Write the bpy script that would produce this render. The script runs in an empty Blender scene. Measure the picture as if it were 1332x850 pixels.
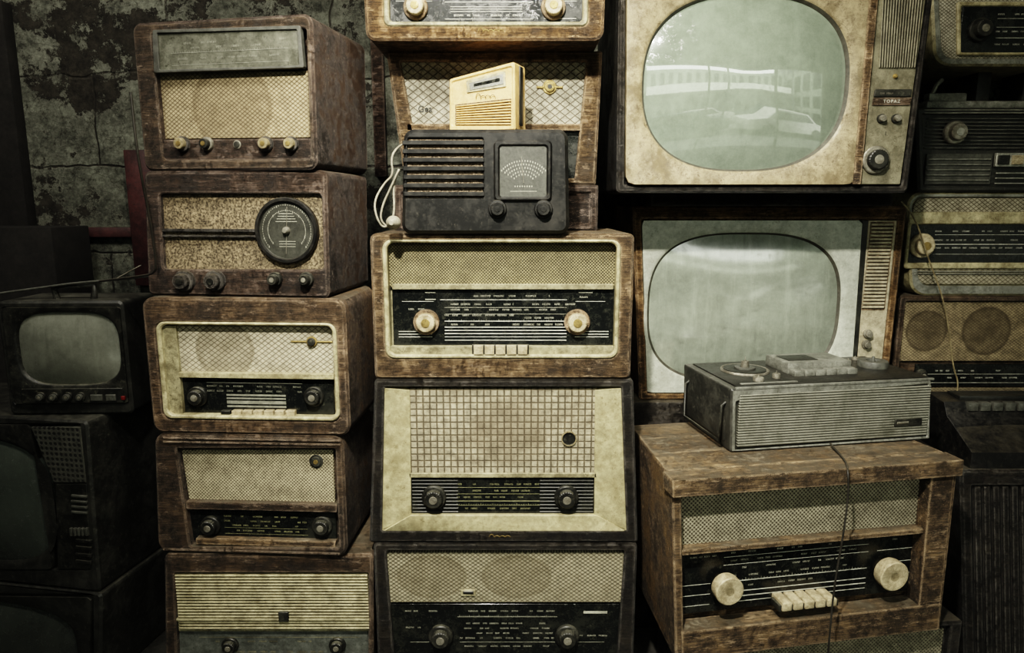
import bpy, bmesh, math, random
from mathutils import Vector
random.seed(7)
S=bpy.context.scene
COL=S.collection
# ---------------- camera survey ----------------
F=900.0; D=1.62; H=1.32; TH=math.radians(10)
def ray(px,py):
    dx=(px-666)/F; dy=-(py-425)/F
    return Vector((dx, math.cos(TH)+dy*math.sin(TH), -math.sin(TH)+dy*math.cos(TH)))
CAM=Vector((0,-D,H))
def W(px,py,Y):
    r=ray(px,py); k=(Y+D)/r.y
    return CAM+r*k
def WZ(px,py,z):
    r=ray(px,py); k=(z-H)/r.z
    return CAM+r*k
# ---------------- node helpers ----------------
class NT:
    def __init__(s,name):
        m=bpy.data.materials.new(name); m.use_nodes=True
        s.m=m; s.t=m.node_tree; s.n=s.t.nodes; s.l=s.t.links
        s.b=s.n['Principled BSDF']
        tc=s.n.new('ShaderNodeTexCoord'); s.co=tc.outputs['Object']
        s._x=None
    def xyz(s):
        if not s._x:
            q=s.n.new('ShaderNodeSeparateXYZ'); s.l.new(s.co,q.inputs[0]); s._x=q
        return s._x.outputs
    def set(s,inp,v):
        if isinstance(v,bpy.types.NodeSocket): s.l.new(v,inp)
        else: inp.default_value=v
    def M(s,op,a,b=0.0,c=0.0,clamp=False):
        q=s.n.new('ShaderNodeMath'); q.operation=op; q.use_clamp=clamp
        s.set(q.inputs[0],a); s.set(q.inputs[1],b); s.set(q.inputs[2],c)
        return q.outputs[0]
    def mp(s,scale,rot=(0,0,0),src=None):
        q=s.n.new('ShaderNodeMapping'); s.l.new(src or s.co,q.inputs[0]); q.inputs['Scale'].default_value=scale
        q.inputs['Rotation'].default_value=rot
        return q.outputs[0]
    def warp(s,scale,amt):
        q=s.n.new('ShaderNodeTexNoise'); s.l.new(s.co,q.inputs['Vector']); q.inputs['Scale'].default_value=scale; q.inputs['Detail'].default_value=8
        v=s.n.new('ShaderNodeVectorMath'); v.operation='MULTIPLY_ADD'; s.l.new(q.outputs['Color'],v.inputs[0])
        v.inputs[1].default_value=(amt,amt,amt); s.l.new(s.co,v.inputs[2]); return v.outputs[0]
    def noise(s,scale,detail=6,rough=.6,vec=None,dist=0):
        q=s.n.new('ShaderNodeTexNoise'); s.l.new(vec or s.co,q.inputs['Vector'])
        q.inputs['Scale'].default_value=scale; q.inputs['Detail'].default_value=detail
        q.inputs['Roughness'].default_value=rough; q.inputs['Distortion'].default_value=dist
        return q.outputs[0]
    def ramp(s,f,stops):
        q=s.n.new('ShaderNodeValToRGB'); s.l.new(f,q.inputs[0])
        e=q.color_ramp.elements
        while len(e)<len(stops): e.new(.5)
        for i,(p,c) in enumerate(stops):
            e[i].position=p; e[i].color=(c,c,c,1) if not hasattr(c,'__len__') else (*c,1)
        return q.outputs[0]
    def mix(s,f,a,b,mode='MIX'):
        q=s.n.new('ShaderNodeMix'); q.data_type='RGBA'; q.blend_type=mode
        def st(names,v):
            for i in q.inputs:
                if i.name==names and ((i.type=='RGBA') or names=='Factor' and i.type=='VALUE'):
                    s.set(i,(*v,1) if isinstance(v,tuple) else v); return
        st('Factor',f); st('A',a); st('B',b)
        return [o for o in q.outputs if o.type=='RGBA'][0]
    def mottle(s,col,lo=.5,hi=1.15,sc=26):
        r=s.ramp(s.noise(sc,12,.82),[(.38,lo),(.62,hi)])
        return s.mix(1.0,col,r,'MULTIPLY')
    def bump(s,h,st,dist=.002):
        q=s.n.new('ShaderNodeBump'); s.l.new(h,q.inputs['Height']); q.inputs['Strength'].default_value=st
        q.inputs['Distance'].default_value=dist
        s.l.new(q.outputs[0],s.b.inputs['Normal'])
    def edge(s,rad=.009):
        bv=s.n.new('ShaderNodeBevel'); bv.samples=4; bv.inputs[0].default_value=rad
        g=s.n.new('ShaderNodeNewGeometry'); v=s.n.new('ShaderNodeVectorMath'); v.operation='DOT_PRODUCT'
        s.l.new(bv.outputs[0],v.inputs[0]); s.l.new(g.outputs['True Normal'],v.inputs[1])
        return s.ramp(v.outputs['Value'],[(.82,1.),(.985,0.)])
    def out(s,col,rough=.5,metal=0,coat=0,spec=.5):
        s.set(s.b.inputs['Base Color'],col if not isinstance(col,tuple) else (*col,1))
        s.set(s.b.inputs['Roughness'],rough); s.b.inputs['Metallic'].default_value=metal
        s.b.inputs['Coat Weight'].default_value=coat; s.b.inputs['Specular IOR Level'].default_value=spec
        return s.m
def up_dust(n,k=1.0):
    g=n.n.new('ShaderNodeNewGeometry'); q=n.n.new('ShaderNodeSeparateXYZ'); n.l.new(g.outputs['Normal'],q.inputs[0])
    return n.M('MULTIPLY',n.M('GREATER_THAN',q.outputs[2],.75),n.ramp(n.noise(14,12,.82),[(.40,.02*k),(.60,.65*k)]))
def wood(name,c1,c2,dust=(.25,.215,.155),rough=.38,wear=.75,axis=0):
    n=NT(name)
    sc=[26,26,26]; sc[axis]=1.3
    g=n.noise(1.6,12,.7,n.mp(tuple(sc)),.8)
    g2=n.noise(6,12,.8,n.mp(tuple(x*2.4 for x in sc)),.3)
    dkc=tuple(x*.08+.001 for x in c1)
    c=n.mix(n.ramp(g,[(.38,0.),(.64,1.)]),c1,c2)
    c=n.mix(n.M('MULTIPLY',n.ramp(g2,[(.45,0.),(.55,1.)]),.8),c,tuple(x*.22 for x in c1))
    gr=n.ramp(n.noise(7,16,.86),[(.465,0.),(.555,1.)])
    c=n.mix(n.M('MULTIPLY',gr,.78),c,dkc)
    sc2=[66,66,66]; sc2[axis]=16
    sp=n.ramp(n.noise(1,16,.9,n.mp(tuple(sc2))),[(.55,0.),(.585,1.)])
    lt=tuple(min(1,x*1.7+.12) for x in c2)
    c=n.mix(n.M('MULTIPLY',sp,wear),c,lt)
    sp2=n.ramp(n.noise(52,16,.92,n.mp((1.1,1.1,1.0))),[(.54,0.),(.57,1.)])
    c=n.mix(n.M('MULTIPLY',sp2,.85),c,dkc)
    en=n.ramp(n.noise(26,12,.88),[(.45,0.),(.51,1.)])
    c=n.mix(n.M('MULTIPLY',n.edge(),en),c,lt)
    c=n.mix(up_dust(n),c,dust)
    n.bump(n.M('ADD',g2,n.M('ADD',gr,sp2)),.8,.004)
    return n.out(c,n.ramp(gr,[(0,rough),(1,rough+.3)]))
def plain(name,c,rough=.5,metal=0,grime=.5,dark=None,scale=14,coat=0,bump=.3,mot=.5):
    n=NT(name)
    d=dark or tuple(x*.3 for x in c)
    a=n.ramp(n.noise(scale,16,.86),[(.47,0.),(.56,1.)])
    b=n.ramp(n.noise(scale*5,16,.9),[(.54,0.),(.575,1.)])
    col=n.mottle(c,mot,1.15)
    col=n.mix(n.M('MULTIPLY',a,grime*.8),col,d)
    col=n.mix(n.M('MULTIPLY',b,min(1,grime*1.35)),col,d)
    n.bump(n.M('ADD',a,b),bump,.001)
    return n.out(col,rough,metal,coat)
def dusty_black(name,c=(.010,.010,.009),dust=(.15,.145,.11),rough=.4,amt=.5,up=1.0,spec=.5):
    n=NT(name)
    a=n.ramp(n.noise(11,14,.84),[(.47,0.),(.60,1.)])
    b=n.ramp(n.noise(80,12,.88),[(.55,0.),(.60,1.)])
    col=n.mix(n.M('MULTIPLY',a,amt*.4),c,dust)
    col=n.mix(n.M('MULTIPLY',b,amt),col,dust)
    col=n.mix(up_dust(n,up),col,dust)
    n.bump(b,.2,.0006)
    return n.out(col,n.ramp(a,[(0,rough),(1,rough+.25)]),0,0,spec)
def grille(name,kind,c1,c2,p=.012,circles=(),stain=.5,cd=.55,px_=None,thr=.35,rough=.8,metal=0,stainc=(.045,.034,.018),soft=False,ex=1.0,crisp=False):
    """c1 raised colour, c2 hollow colour, p pattern period in metres"""
    n=NT(name); o=n.xyz(); X,Z=o[0],o[2]
    k=math.pi/p; kx=math.pi/(px_ or p)
    sn=lambda v:n.M('ABSOLUTE',n.M('SINE',v))
    if kind=='diamond':
        a=n.M('ADD',n.M('MULTIPLY',X,k*.75),n.M('MULTIPLY',Z,k)); b=n.M('SUBTRACT',n.M('MULTIPLY',X,k*.75),n.M('MULTIPLY',Z,k))
        h=n.M('MINIMUM',sn(a),sn(b))
    elif kind=='waffle':
        h=n.M('MINIMUM',sn(n.M('MULTIPLY',X,kx)),sn(n.M('MULTIPLY',Z,k)))
    elif kind=='weave':
        h=n.M('MULTIPLY_ADD',n.M('MULTIPLY',n.M('SINE',n.M('MULTIPLY',X,2*kx)),n.M('SINE',n.M('MULTIPLY',Z,2*k))),.5,.5)
    elif kind=='dots':
        h=n.M('SUBTRACT',1.0,n.M('MULTIPLY',sn(n.M('MULTIPLY',X,kx)),sn(n.M('MULTIPLY',Z,k))))
    elif kind=='vert': h=sn(n.M('MULTIPLY',X,kx))
    elif kind=='horiz': h=sn(n.M('MULTIPLY',Z,k))
    else:
        h=n.ramp(n.noise(1/p,8,.85),[(.44,0.),(.56,1.)])
    fine=n.noise(420,3,.7)
    m=n.ramp(h,[(max(thr-.12,0),0.),(thr+.07,1.)])
    col=n.mix(m,c2,c1)
    col=n.mix(n.M('MULTIPLY',fine,.35),col,tuple(x*.4 for x in c1))
    col=n.mottle(col,.7 if crisp else .5,1.15 if crisp else 1.25,36)
    st=n.ramp(n.noise(8,16,.86),[(.46,0.),(.58,1.)])
    col=n.mix(n.M('MULTIPLY',st,stain*.85),col,stainc)
    sp=n.ramp(n.noise(60,16,.92),[(.545,0.),(.58,1.)])
    col=n.mix(n.M('MULTIPLY',sp,min(1,stain*1.5)),col,stainc)
    for (cx,cz,r) in circles:
        dx=n.M('SUBTRACT',X,cx); dz=n.M('SUBTRACT',Z,cz)
        dx=n.M('MULTIPLY',dx,1/ex)
        d=n.M('DIVIDE',n.M('SQRT',n.M('ADD',n.M('MULTIPLY',dx,dx),n.M('MULTIPLY',dz,dz))),r)
        f=n.ramp(d,[(.0,.9),(.5,.75),(.85,.55),(1.0,.0)] if soft else [(.0,.8),(.80,.62),(.92,1.),(1.0,.0)])
        f=n.M('MULTIPLY',f,n.ramp(n.noise(20,10,.84),[(.38,.7),(.58,1.)]))
        col=n.mix(n.M('MULTIPLY',f,cd),col,stainc)
    n.bump(n.M('ADD',m,n.M('MULTIPLY',fine,.3)),.9,.004)
    return n.out(col,rough,metal)
def screen_mat(name,c,dirt=(.16,.18,.13),rough=.06,amt=.5,streak=0.0,ior=1.9,coat=1.0):
    n=NT(name)
    a=n.ramp(n.noise(5,16,.82),[(.45,0.),(.60,1.)])
    b=n.ramp(n.noise(42,16,.92),[(.55,0.),(.585,1.)])
    col=n.mottle(c,.75,1.15,9)
    col=n.mix(n.M('MULTIPLY',a,amt*.6),col,dirt)
    col=n.mix(n.M('MULTIPLY',b,min(1,amt*1.3)),col,tuple(x*.6 for x in dirt))
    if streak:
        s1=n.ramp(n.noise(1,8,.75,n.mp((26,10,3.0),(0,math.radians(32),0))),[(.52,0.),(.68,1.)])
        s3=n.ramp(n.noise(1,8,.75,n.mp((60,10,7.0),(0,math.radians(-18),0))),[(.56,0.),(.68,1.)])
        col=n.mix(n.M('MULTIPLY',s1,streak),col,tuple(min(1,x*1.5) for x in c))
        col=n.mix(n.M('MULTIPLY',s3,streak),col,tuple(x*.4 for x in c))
    m=n.out(col,n.ramp(b,[(0,rough+.1),(1,rough+.4)]),0,coat)
    n.b.inputs['Coat IOR'].default_value=ior
    n.set(n.b.inputs['Coat Roughness'],n.ramp(b,[(0,rough),(1,rough+.25)]))
    return m
# ---------------- geometry helpers ----------------
def newobj(name,me,parent=None,mats=()):
    o=bpy.data.objects.new(name,me); COL.objects.link(o)
    for m in mats: me.materials.append(m)
    if parent: o.parent=parent
    return o
def finish(bm,name,parent,mats,smooth=40,recalc=True):
    if recalc: bmesh.ops.recalc_face_normals(bm,faces=bm.faces)
    me=bpy.data.meshes.new(name); bm.to_mesh(me); bm.free()
    if smooth:
        me.polygons.foreach_set('use_smooth',[True]*len(me.polygons))
        try: me.set_sharp_from_angle(angle=math.radians(smooth))
        except Exception: pass
    return newobj(name,me,parent,mats)
def rl(q,r,k=5):
    out=[]
    for i in range(4):
        c=Vector(q[i]); a=Vector(q[i-1]); b=Vector(q[(i+1)%4])
        rr=min(r,(a-c).length*.49,(b-c).length*.49)
        p0=c+(a-c).normalized()*rr; p1=c+(b-c).normalized()*rr; ce=p0+p1-c
        for j in range(k+1):
            t=math.pi/2*j/k
            out.append(ce+(p0-ce)*math.cos(t)+(p1-ce)*math.sin(t))
    return out
def off(q,d):
    q=[Vector(p) for p in q]; L=[]
    for i in range(4):
        a=q[i]; b=q[(i+1)%4]; e=(b-a).normalized(); nrm=Vector((-e.y,e.x))
        L.append((a+nrm*d,e))
    out=[]
    for i in range(4):
        p,e=L[i-1]; p2,e2=L[i]
        den=e.x*e2.y-e.y*e2.x
        t=((p2-p).x*e2.y-(p2-p).y*e2.x)/den
        out.append(p+e*t)
    return out
def resample(loop,N):
    P=loop+[loop[0]]; seg=[(P[i+1]-P[i]).length for i in range(len(loop))]; tot=sum(seg)
    out=[];i=0;acc=0
    for k in range(N):
        s=tot*k/N
        while i<len(seg)-1 and acc+seg[i]<s: acc+=seg[i]; i+=1
        out.append(P[i]+(P[i+1]-P[i])*((s-acc)/max(seg[i],1e-9)))
    return out
def loft(loops,capa=True,capb=True,midx=None,bm=None):
    bm=bm or bmesh.new(); vs=[[bm.verts.new(p) for p in lp] for lp in loops]; n=len(loops[0])
    for i in range(len(vs)-1):
        for j in range(n):
            f=bm.faces.new((vs[i][j],vs[i][(j+1)%n],vs[i+1][(j+1)%n],vs[i+1][j]))
            if midx: f.material_index=midx[i]
    if capa:
        f=bm.faces.new(vs[0]); f.material_index=midx[0] if midx else 0
    if capb:
        f=bm.faces.new(vs[-1]); f.material_index=midx[-1] if midx else 0
    return bm
def lp3(loop,y): return [(p[0],y,p[1]) for p in loop]
class T:
    def __init__(s,name,label,cat,px,py,Y,rot,z0,group=None):
        w=W(px,py,Y); s.O=Vector((w.x,Y,z0)); s.r=math.radians(rot)
        s.ux=Vector((math.cos(s.r),math.sin(s.r),0)); s.uy=Vector((-math.sin(s.r),math.cos(s.r),0))
        e=bpy.data.objects.new(name,None); COL.objects.link(e); e.empty_display_size=.05
        e.location=s.O; e.rotation_euler=(0,0,s.r)
        e['label']=label; e['category']=cat
        if group: e['group']=group
        s.e=e; s.top=z0
    def L(s,px,py,y=0):
        r=ray(px,py); p0=s.O+s.uy*y
        k=(p0-CAM).dot(s.uy)/r.dot(s.uy); P=CAM+r*k-s.O
        return Vector((P.dot(s.ux),max(P.z,.002)))
    def loc(s,w):
        d=Vector(w)-s.O; return (d.dot(s.ux),d.dot(s.uy),d.z)
    def Q(s,R,y=0):
        """survey rect (x0,y0,x1,y1) or 4 points BL,BR,TR,TL -> local quad"""
        if len(R)==4 and not hasattr(R[0],'__len__'):
            x0,y0,x1,y1=R; xm=(x0+x1)/2; ym=(y0+y1)/2
            a=s.L(x0,ym,y).x; b=s.L(x1,ym,y).x; t=s.L(xm,y0,y).y; d=s.L(xm,y1,y).y
            return [Vector((a,d)),Vector((b,d)),Vector((b,t)),Vector((a,t))]
        return [s.L(p[0],p[1],y) for p in R]
    def fr(s,a,b,c,d):
        q=s.q
        def P(u,v):
            top=q[3].lerp(q[2],u); bot=q[0].lerp(q[1],u); return top.lerp(bot,v)
        return [P(a,d),P(c,d),P(c,b),P(a,b)]
    def cab(s,R,depth,hole=None,r=.02,hr=.01,rec=.03,mat=None,lip=None,inner=None,bev=.006,bs=1.0,name='cabinet',bz=1.0,kt=False,hfr=None):
        q=s.Q(R)
        q[0].y=0;q[1].y=0
        tz=(q[2].y+q[3].y)/2
        if not kt: q[2].y=tz;q[3].y=tz
        s.top=s.O.z+tz; s.q=q; s.depth=depth
        cx=sum(p.x for p in q)/4
        qb=[Vector((cx+(p.x-cx)*bs,p.y*(bz if p.y>0 else 1))) for p in q]
        qi=off(q,bev)
        loops=[lp3(rl(qb,r),depth),lp3(rl(q,r),bev),lp3(rl(qi,max(r-bev,.001)),0)]
        mi=[0,0]
        mats=[mat,lip or mat,inner or mat]
        if hole or hfr:
            h=s.fr(*hfr) if hfr else s.Q(hole)
            for p in h: p.y=min(p.y,tz-.004) if not kt else p.y
            ho=off(h,-.003)
            loops+=[lp3(rl(ho,hr+.003),0),lp3(rl(h,hr),.003),lp3(rl(h,hr),rec)]
            mi+=[1,1,2]
        bm=loft(loops,True,True,mi)
        return finish(bm,name,s.e,mats)
    def panel(s,name,R,y=0,th=.004,mat=None,r=.002,bev=.0012,parent=None,q=None):
        q=q or s.Q(R,y)
        b=min(bev,th*.45)
        qi=off(q,b)
        bm=loft([lp3(rl(q,r,3),y+th),lp3(rl(q,r,3),y+b),lp3(rl(qi,max(r-b,.0005),3),y)])
        return finish(bm,name,parent or s.e,[mat])
    def ring(s,name,R,R2,y0,y1,mat,r=.01,r2=.008,bev=.003,back=None):
        q=s.Q(R,y0); h=s.Q(R2,y0)
        bm=loft([lp3(rl(h,r2),back if back else y1),lp3(rl(h,r2),y0+bev),lp3(rl(off(h,-bev),r2+bev),y0),
                 lp3(rl(off(q,bev),max(r-bev,.001)),y0),lp3(rl(q,r),y0+bev),lp3(rl(q,r),y1)],False,False)
        return finish(bm,name,s.e,[mat])
    def knob(s,px,py,rp,y=0,d=.018,mats=None,name='knob',flute=24,label=None,prof=None):
        c=s.L(px,py,y-d*.5); r=abs(s.L(px+rp,py,y-d).x-s.L(px-rp,py,y-d).x)/2
        pf=prof or [(1.0,0,0),(1.0,.30,0),(.93,.40,0),(.74,.42,0),(.71,.92,1),(.64,1.0,1),(.34,1.0,1),(.32,1.06,2),(.0,1.08,2)]
        N=48; bm=bmesh.new(); prev=None
        for i,(a,b,m) in enumerate(pf):
            if a==0:
                v=[bm.verts.new((c.x,y-b*d,c.y))]
            else:
                v=[]
                for j in range(N):
                    t=2*math.pi*j/N; rr=a*r
                    if m==1 and flute and b>.5 and a>.5: rr*=1+.03*math.cos(flute*t)
                    v.append(bm.verts.new((c.x+rr*math.cos(t),y-b*d,c.y+rr*math.sin(t))))
            if prev:
                for j in range(N):
                    if len(v)==1: f=bm.faces.new((prev[j],prev[(j+1)%N],v[0]))
                    else: f=bm.faces.new((prev[j],prev[(j+1)%N],v[(j+1)%N],v[j]))
                    f.material_index=m
            else: bm.faces.new(v)
            prev=v
        o=finish(bm,name,s.e,list(mats),30)
        if label:o['label']=label
        return o
    def quads(s,name,rects,y,mat):
        bm=bmesh.new()
        for x0,z0,x1,z1 in rects:
            v=[bm.verts.new(p) for p in ((x0,y,z0),(x1,y,z0),(x1,y,z1),(x0,y,z1))]
            bm.faces.new(v)
        return finish(bm,name,s.e,[mat],0,False)
    def dial(s,R,y,rows,mat,seed=1,lines=(),ticks=(),bars=(),name='dial_scale',fill=.75,q=None):
        rd=random.Random(seed); q=q or s.Q(R,y); x0,z0=q[0]; x1,z1=q[2]; w=x1-x0; h=z1-z0
        X=lambda f:x0+w*f; Z=lambda f:z1-h*f
        rs=[]
        rowh=.0042
        for fy,a,b in rows:
            x=X(a)
            while x<X(b):
                nl=rd.randint(3,9)
                if rd.random()<fill:
                    for i in range(nl):
                        cw=.0022; zz=Z(fy)
                        k=rd.randint(0,4)
                        if x+cw>X(b): break
                        rs.append((x,zz-rowh/2,x+.0007,zz+rowh/2))
                        if k in(0,1): rs.append((x+.0013,zz-rowh/2,x+.002,zz+rowh/2))
                        if k in(0,2,3): rs.append((x,zz+rowh/2-.0008,x+.002,zz+rowh/2))
                        if k in(1,2,4): rs.append((x,zz-.0004,x+.002,zz+.0004))
                        if k in(3,4): rs.append((x,zz-rowh/2,x+.002,zz-rowh/2+.0008))
                        x+=cw+.0006
                else: x+=.012
                x+=.004+rd.random()*.008
        for fy,a,b,t in lines: rs.append((X(a),Z(fy)-t/2,X(b),Z(fy)+t/2))
        for fy,a,b,hh,st in ticks:
            x=X(a); i=0
            while x<X(b):
                k=1 if i%5 else 1.7
                rs.append((x,Z(fy),x+.0008,Z(fy)+hh*k)); x+=st; i+=1
        for fx0,fy0,fx1,fy1 in bars: rs.append((X(fx0),Z(fy1),X(fx1),Z(fy0)))
        return s.quads(name,rs,y,mat)
    def slats(s,name,R,y,n,mat,th=.006,frac=.5,axis='h',q=None):
        q=q or s.Q(R,y); bm=bmesh.new()
        for i in range(n):
            t0=(i+.5-frac/2)/n; t1=(i+.5+frac/2)/n
            if axis=='h':
                A=q[3].lerp(q[0],t0);B=q[2].lerp(q[1],t0);C=q[2].lerp(q[1],t1);E=q[3].lerp(q[0],t1)
                qq=[E,C,B,A]
            else:
                A=q[0].lerp(q[1],t0);B=q[0].lerp(q[1],t1);C=q[3].lerp(q[2],t1);E=q[3].lerp(q[2],t0)
                qq=[A,B,C,E]
            b=min(.0012,th*.3)
            qi=off(qq,b)
            loft([lp3(qq,y+th),lp3(qq,y+b),lp3(qi,y)],bm=bm)
        return finish(bm,name,s.e,[mat],30)
    def crt(s,R,y,bulge,mat,ex=3.2,name='screen',outer=None,bez=None,bezname='screen_bezel',dip=.012,r=.01,N=128,gk=None):
        q=s.Q(R,y); cx=(q[0].x+q[1].x)/2; cz=(q[0].y+q[2].y)/2; a=(q[1].x-q[0].x)/2; b=(q[2].y-q[0].y)/2
        def se(t):
            c,s_=math.cos(t),math.sin(t)
            k=(abs(c)**ex+abs(s_)**ex)**(-1/ex)
            return Vector((cx+a*k*c,cz+b*k*s_))
        bm=bmesh.new(); rings=[]
        R_=14
        for i in range(R_):
            f2=1-i/R_
            ring=[]
            for j in range(N):
                p=se(2*math.pi*j/N); x=cx+(p.x-cx)*f2; z=cz+(p.y-cz)*f2
                ring.append((x,y-bulge*(1-f2**2),z))
            rings.append(ring)
        loft([[ (p[0],y+.012,p[2]) for p in rings[0]]]+rings,True,True,bm=bm)
        o=finish(bm,name,s.e,[mat],60)
        if outer:
            qo=s.Q(outer,y-dip)
            for p in qo: p.y=min(p.y,s.top-s.O.z-.004)
            lo=resample(rl(qo,r,6),N)
            li=[]
            for p in lo:
                t=math.atan2((p.y-cz)/b,(p.x-cx)/a); li.append(se(t))
            ex_=lambda k:[Vector((cx+(p.x-cx)*k,cz+(p.y-cz)*k)) for p in li]
            bm=loft([lp3(lo,y+.01),lp3(lo,y-dip),lp3(ex_(1.05),y-dip*.95),lp3(ex_(1.015),y-dip*.7),lp3(ex_(.99),y-.001)],False,False,[0,0,0,1])
            finish(bm,bezname,s.e,[bez,gk or bez],50)
        return o
    def text(s,txt,px,py,size,y,mat,name='lettering',sp=1.0):
        c=bpy.data.curves.new(name,'FONT'); c.body=txt; c.size=size; c.extrude=.0004; c.align_x='CENTER'; c.align_y='CENTER'; c.space_character=sp
        o=bpy.data.objects.new('tmp',c); COL.objects.link(o)
        bpy.context.view_layer.update()
        me=bpy.data.meshes.new_from_object(o.evaluated_get(bpy.context.evaluated_depsgraph_get()))
        bpy.data.objects.remove(o)
        p=s.L(px,py,y); me.materials.clear()
        for v in me.vertices:
            x,yy,zz=v.co; v.co=(p.x+x,y-zz,p.y+yy)
        return newobj(name,me,s.e,[mat])
    def squiggle(s,px0,py,px1,h,y,mat,n=5,name='script_emblem',rad=.0007):
        a=s.L(px0,py,y); b=s.L(px1,py,y); pts=[]
        for i in range(60):
            t=i/59; ph=t*n*2*math.pi
            pts.append((a.x+(b.x-a.x)*t-math.sin(ph)*h*.35, y, a.y+(1-math.cos(ph))*h*(.9 if i<14 else .45)))
        return tube(name,pts,rad,mat,s.e)
def tube(name,pts,rad,mat,parent=None,spline='POLY',cyc=False):
    c=bpy.data.curves.new(name,'CURVE'); c.dimensions='3D'; c.bevel_depth=rad; c.bevel_resolution=3
    if spline=='POLY':
        sp=c.splines.new('POLY'); sp.points.add(len(pts)-1)
        for i,p in enumerate(pts): sp.points[i].co=(*p,1)
    else:
        sp=c.splines.new('NURBS'); sp.points.add(len(pts)-1); sp.order_u=3; sp.use_endpoint_u=True
        for i,p in enumerate(pts): sp.points[i].co=(*p,1)
    sp.use_cyclic_u=cyc
    c.use_fill_caps=True
    o=bpy.data.objects.new('tmp',c); COL.objects.link(o); bpy.context.view_layer.update()
    me=bpy.data.meshes.new_from_object(o.evaluated_get(bpy.context.evaluated_depsgraph_get()))
    bpy.data.objects.remove(o); me.materials.clear()
    me.polygons.foreach_set('use_smooth',[True]*len(me.polygons))
    return newobj(name,me,parent,[mat])
def boxw(name,x0,x1,y0,y1,z0,z1,mat,bev=.003,kind=None,parent=None):
    bm=bmesh.new(); bmesh.ops.create_cube(bm,size=1)
    for v in bm.verts: v.co=Vector(((x0+x1)/2+v.co.x*(x1-x0),(y0+y1)/2+v.co.y*(y1-y0),(z0+z1)/2+v.co.z*(z1-z0)))
    if bev: bmesh.ops.bevel(bm,geom=bm.edges[:],offset=bev,segments=2,profile=.5,affect='EDGES')
    o=finish(bm,name,parent,[mat])
    if kind:o['kind']=kind
    return o
# ---------------- materials ----------------
wBrown=wood('wood_walnut',(.125,.080,.046),(.27,.182,.110))
wRed=wood('wood_mahogany',(.064,.042,.030),(.150,.102,.074))
wTan=wood('wood_tan',(.175,.112,.060),(.35,.24,.135))
wOrange=wood('wood_orange',(.22,.125,.055),(.39,.245,.115))
wDark=wood('wood_dark',(.020,.016,.012),(.050,.041,.030),wear=.4)
wGrey=wood('wood_worn',(.150,.096,.050),(.32,.220,.120),wear=.75)
wDeep=wood('wood_deep',(.075,.050,.031),(.170,.116,.073))
cream=plain('cream_plastic',(.56,.50,.31),.4,0,.75,(.12,.095,.045),18)
creamD=plain('cream_aged',(.42,.38,.235),.45,0,.8,(.07,.055,.028),16)
creamW=plain('cream_painted_wood',(.50,.45,.27),.42,0,.6,(.17,.135,.065),12,mot=.62)
ivory=plain('ivory',(.62,.53,.35),.35,0,.65,(.15,.105,.05),40)
dull=plain('dull_cream',(.36,.30,.18),.4,0,.7,(.07,.05,.025),50)
yellowc=plain('faded_orange_cream_plastic',(.80,.53,.23),.38,0,.5,(.36,.21,.07),20,mot=.75)
blk=dusty_black('black_plastic')
blkg=dusty_black('black_dial_glass',(.007,.008,.008),(.10,.10,.075),.18,.38)
bake=dusty_black('black_bakelite',(.007,.007,.007),(.085,.075,.055),.38,.35,.6,.45)
deckm=dusty_black('dark_deck',(.010,.010,.009),(.10,.095,.08),.35,.45,.3)
casegrey=dusty_black('grey_case',(.028,.028,.025),(.17,.165,.135),.42,.55,.6)
greyp=plain('grey_plastic',(.11,.11,.095),.45,0,.6,None,20)
metal=plain('aged_metal',(.38,.36,.30),.4,.5,.65,(.08,.065,.04),30)
chrome=plain('worn_chrome',(.62,.61,.54),.3,.5,.45,(.12,.11,.08),30)
gold=plain('tarnished_brass',(.45,.33,.13),.4,.6,.6,(.10,.07,.03),40)
silver=plain('brushed_aluminium',(.33,.33,.29),.38,.3,.6,(.06,.06,.045),14)
print_=plain('cream_print',(.52,.51,.42),.6,0,.45,(.15,.15,.11),90)
printb=plain('silver_print',(.74,.73,.64),.5,0,.3,(.2,.2,.15),90)
printd=plain('faded_print',(.32,.32,.26),.6,0,.5,(.08,.08,.065),90)
printy=plain('olive_print',(.36,.35,.20),.6,0,.35,None,90)
cordw=plain('white_cord',(.46,.42,.32),.5,0,.6,None,60)
cordb=dusty_black('black_cord',(.02,.018,.015),(.09,.08,.06))
glass_dial=plain('smoky_dial_glass',(.18,.18,.145),.15,0,.7,(.035,.035,.025),12,.5)
maroon=plain('maroon_paint',(.085,.033,.032),.5,0,.7,(.022,.012,.012),8)
GR='stacked vintage table radios'; GT='old television sets'
KB=(blk,blk,metal); KC=(creamD,ivory,gold); KBi=(bake,bake,bake); KD=(wDark,dull,gold)
# ---------------- room ----------------
XL,XR,YB,YF,ZC=-1.95,4.8,.86,-3.3,2.75
n=NT('old_block_wall')
wv=n.warp(5,.09)
br=n.n.new('ShaderNodeTexBrick'); n.l.new(n.mp((1,1,1),(math.radians(90),0,0),wv),br.inputs['Vector'])
br.inputs['Scale'].default_value=1.0; br.inputs['Brick Width'].default_value=.56; br.inputs['Row Height'].default_value=.30
br.inputs['Mortar Size'].default_value=.006; br.inputs['Mortar Smooth'].default_value=.8
br.inputs['Color1'].default_value=(.44,.45,.37,1); br.inputs['Color2'].default_value=(.32,.33,.27,1); br.inputs['Mortar'].default_value=(.10,.09,.07,1)
pn=n.noise(2.8,16,.78)
a=n.ramp(pn,[(.515,0.),(.53,1.)])
pl=n.mix(n.ramp(n.noise(20,12,.84),[(.4,0.),(.62,1.)]),(.022,.019,.015),(.12,.107,.085))
c=n.mottle(br.outputs['Color'],.22,1.35,8)
c=n.mottle(c,.5,1.25,50)
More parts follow.
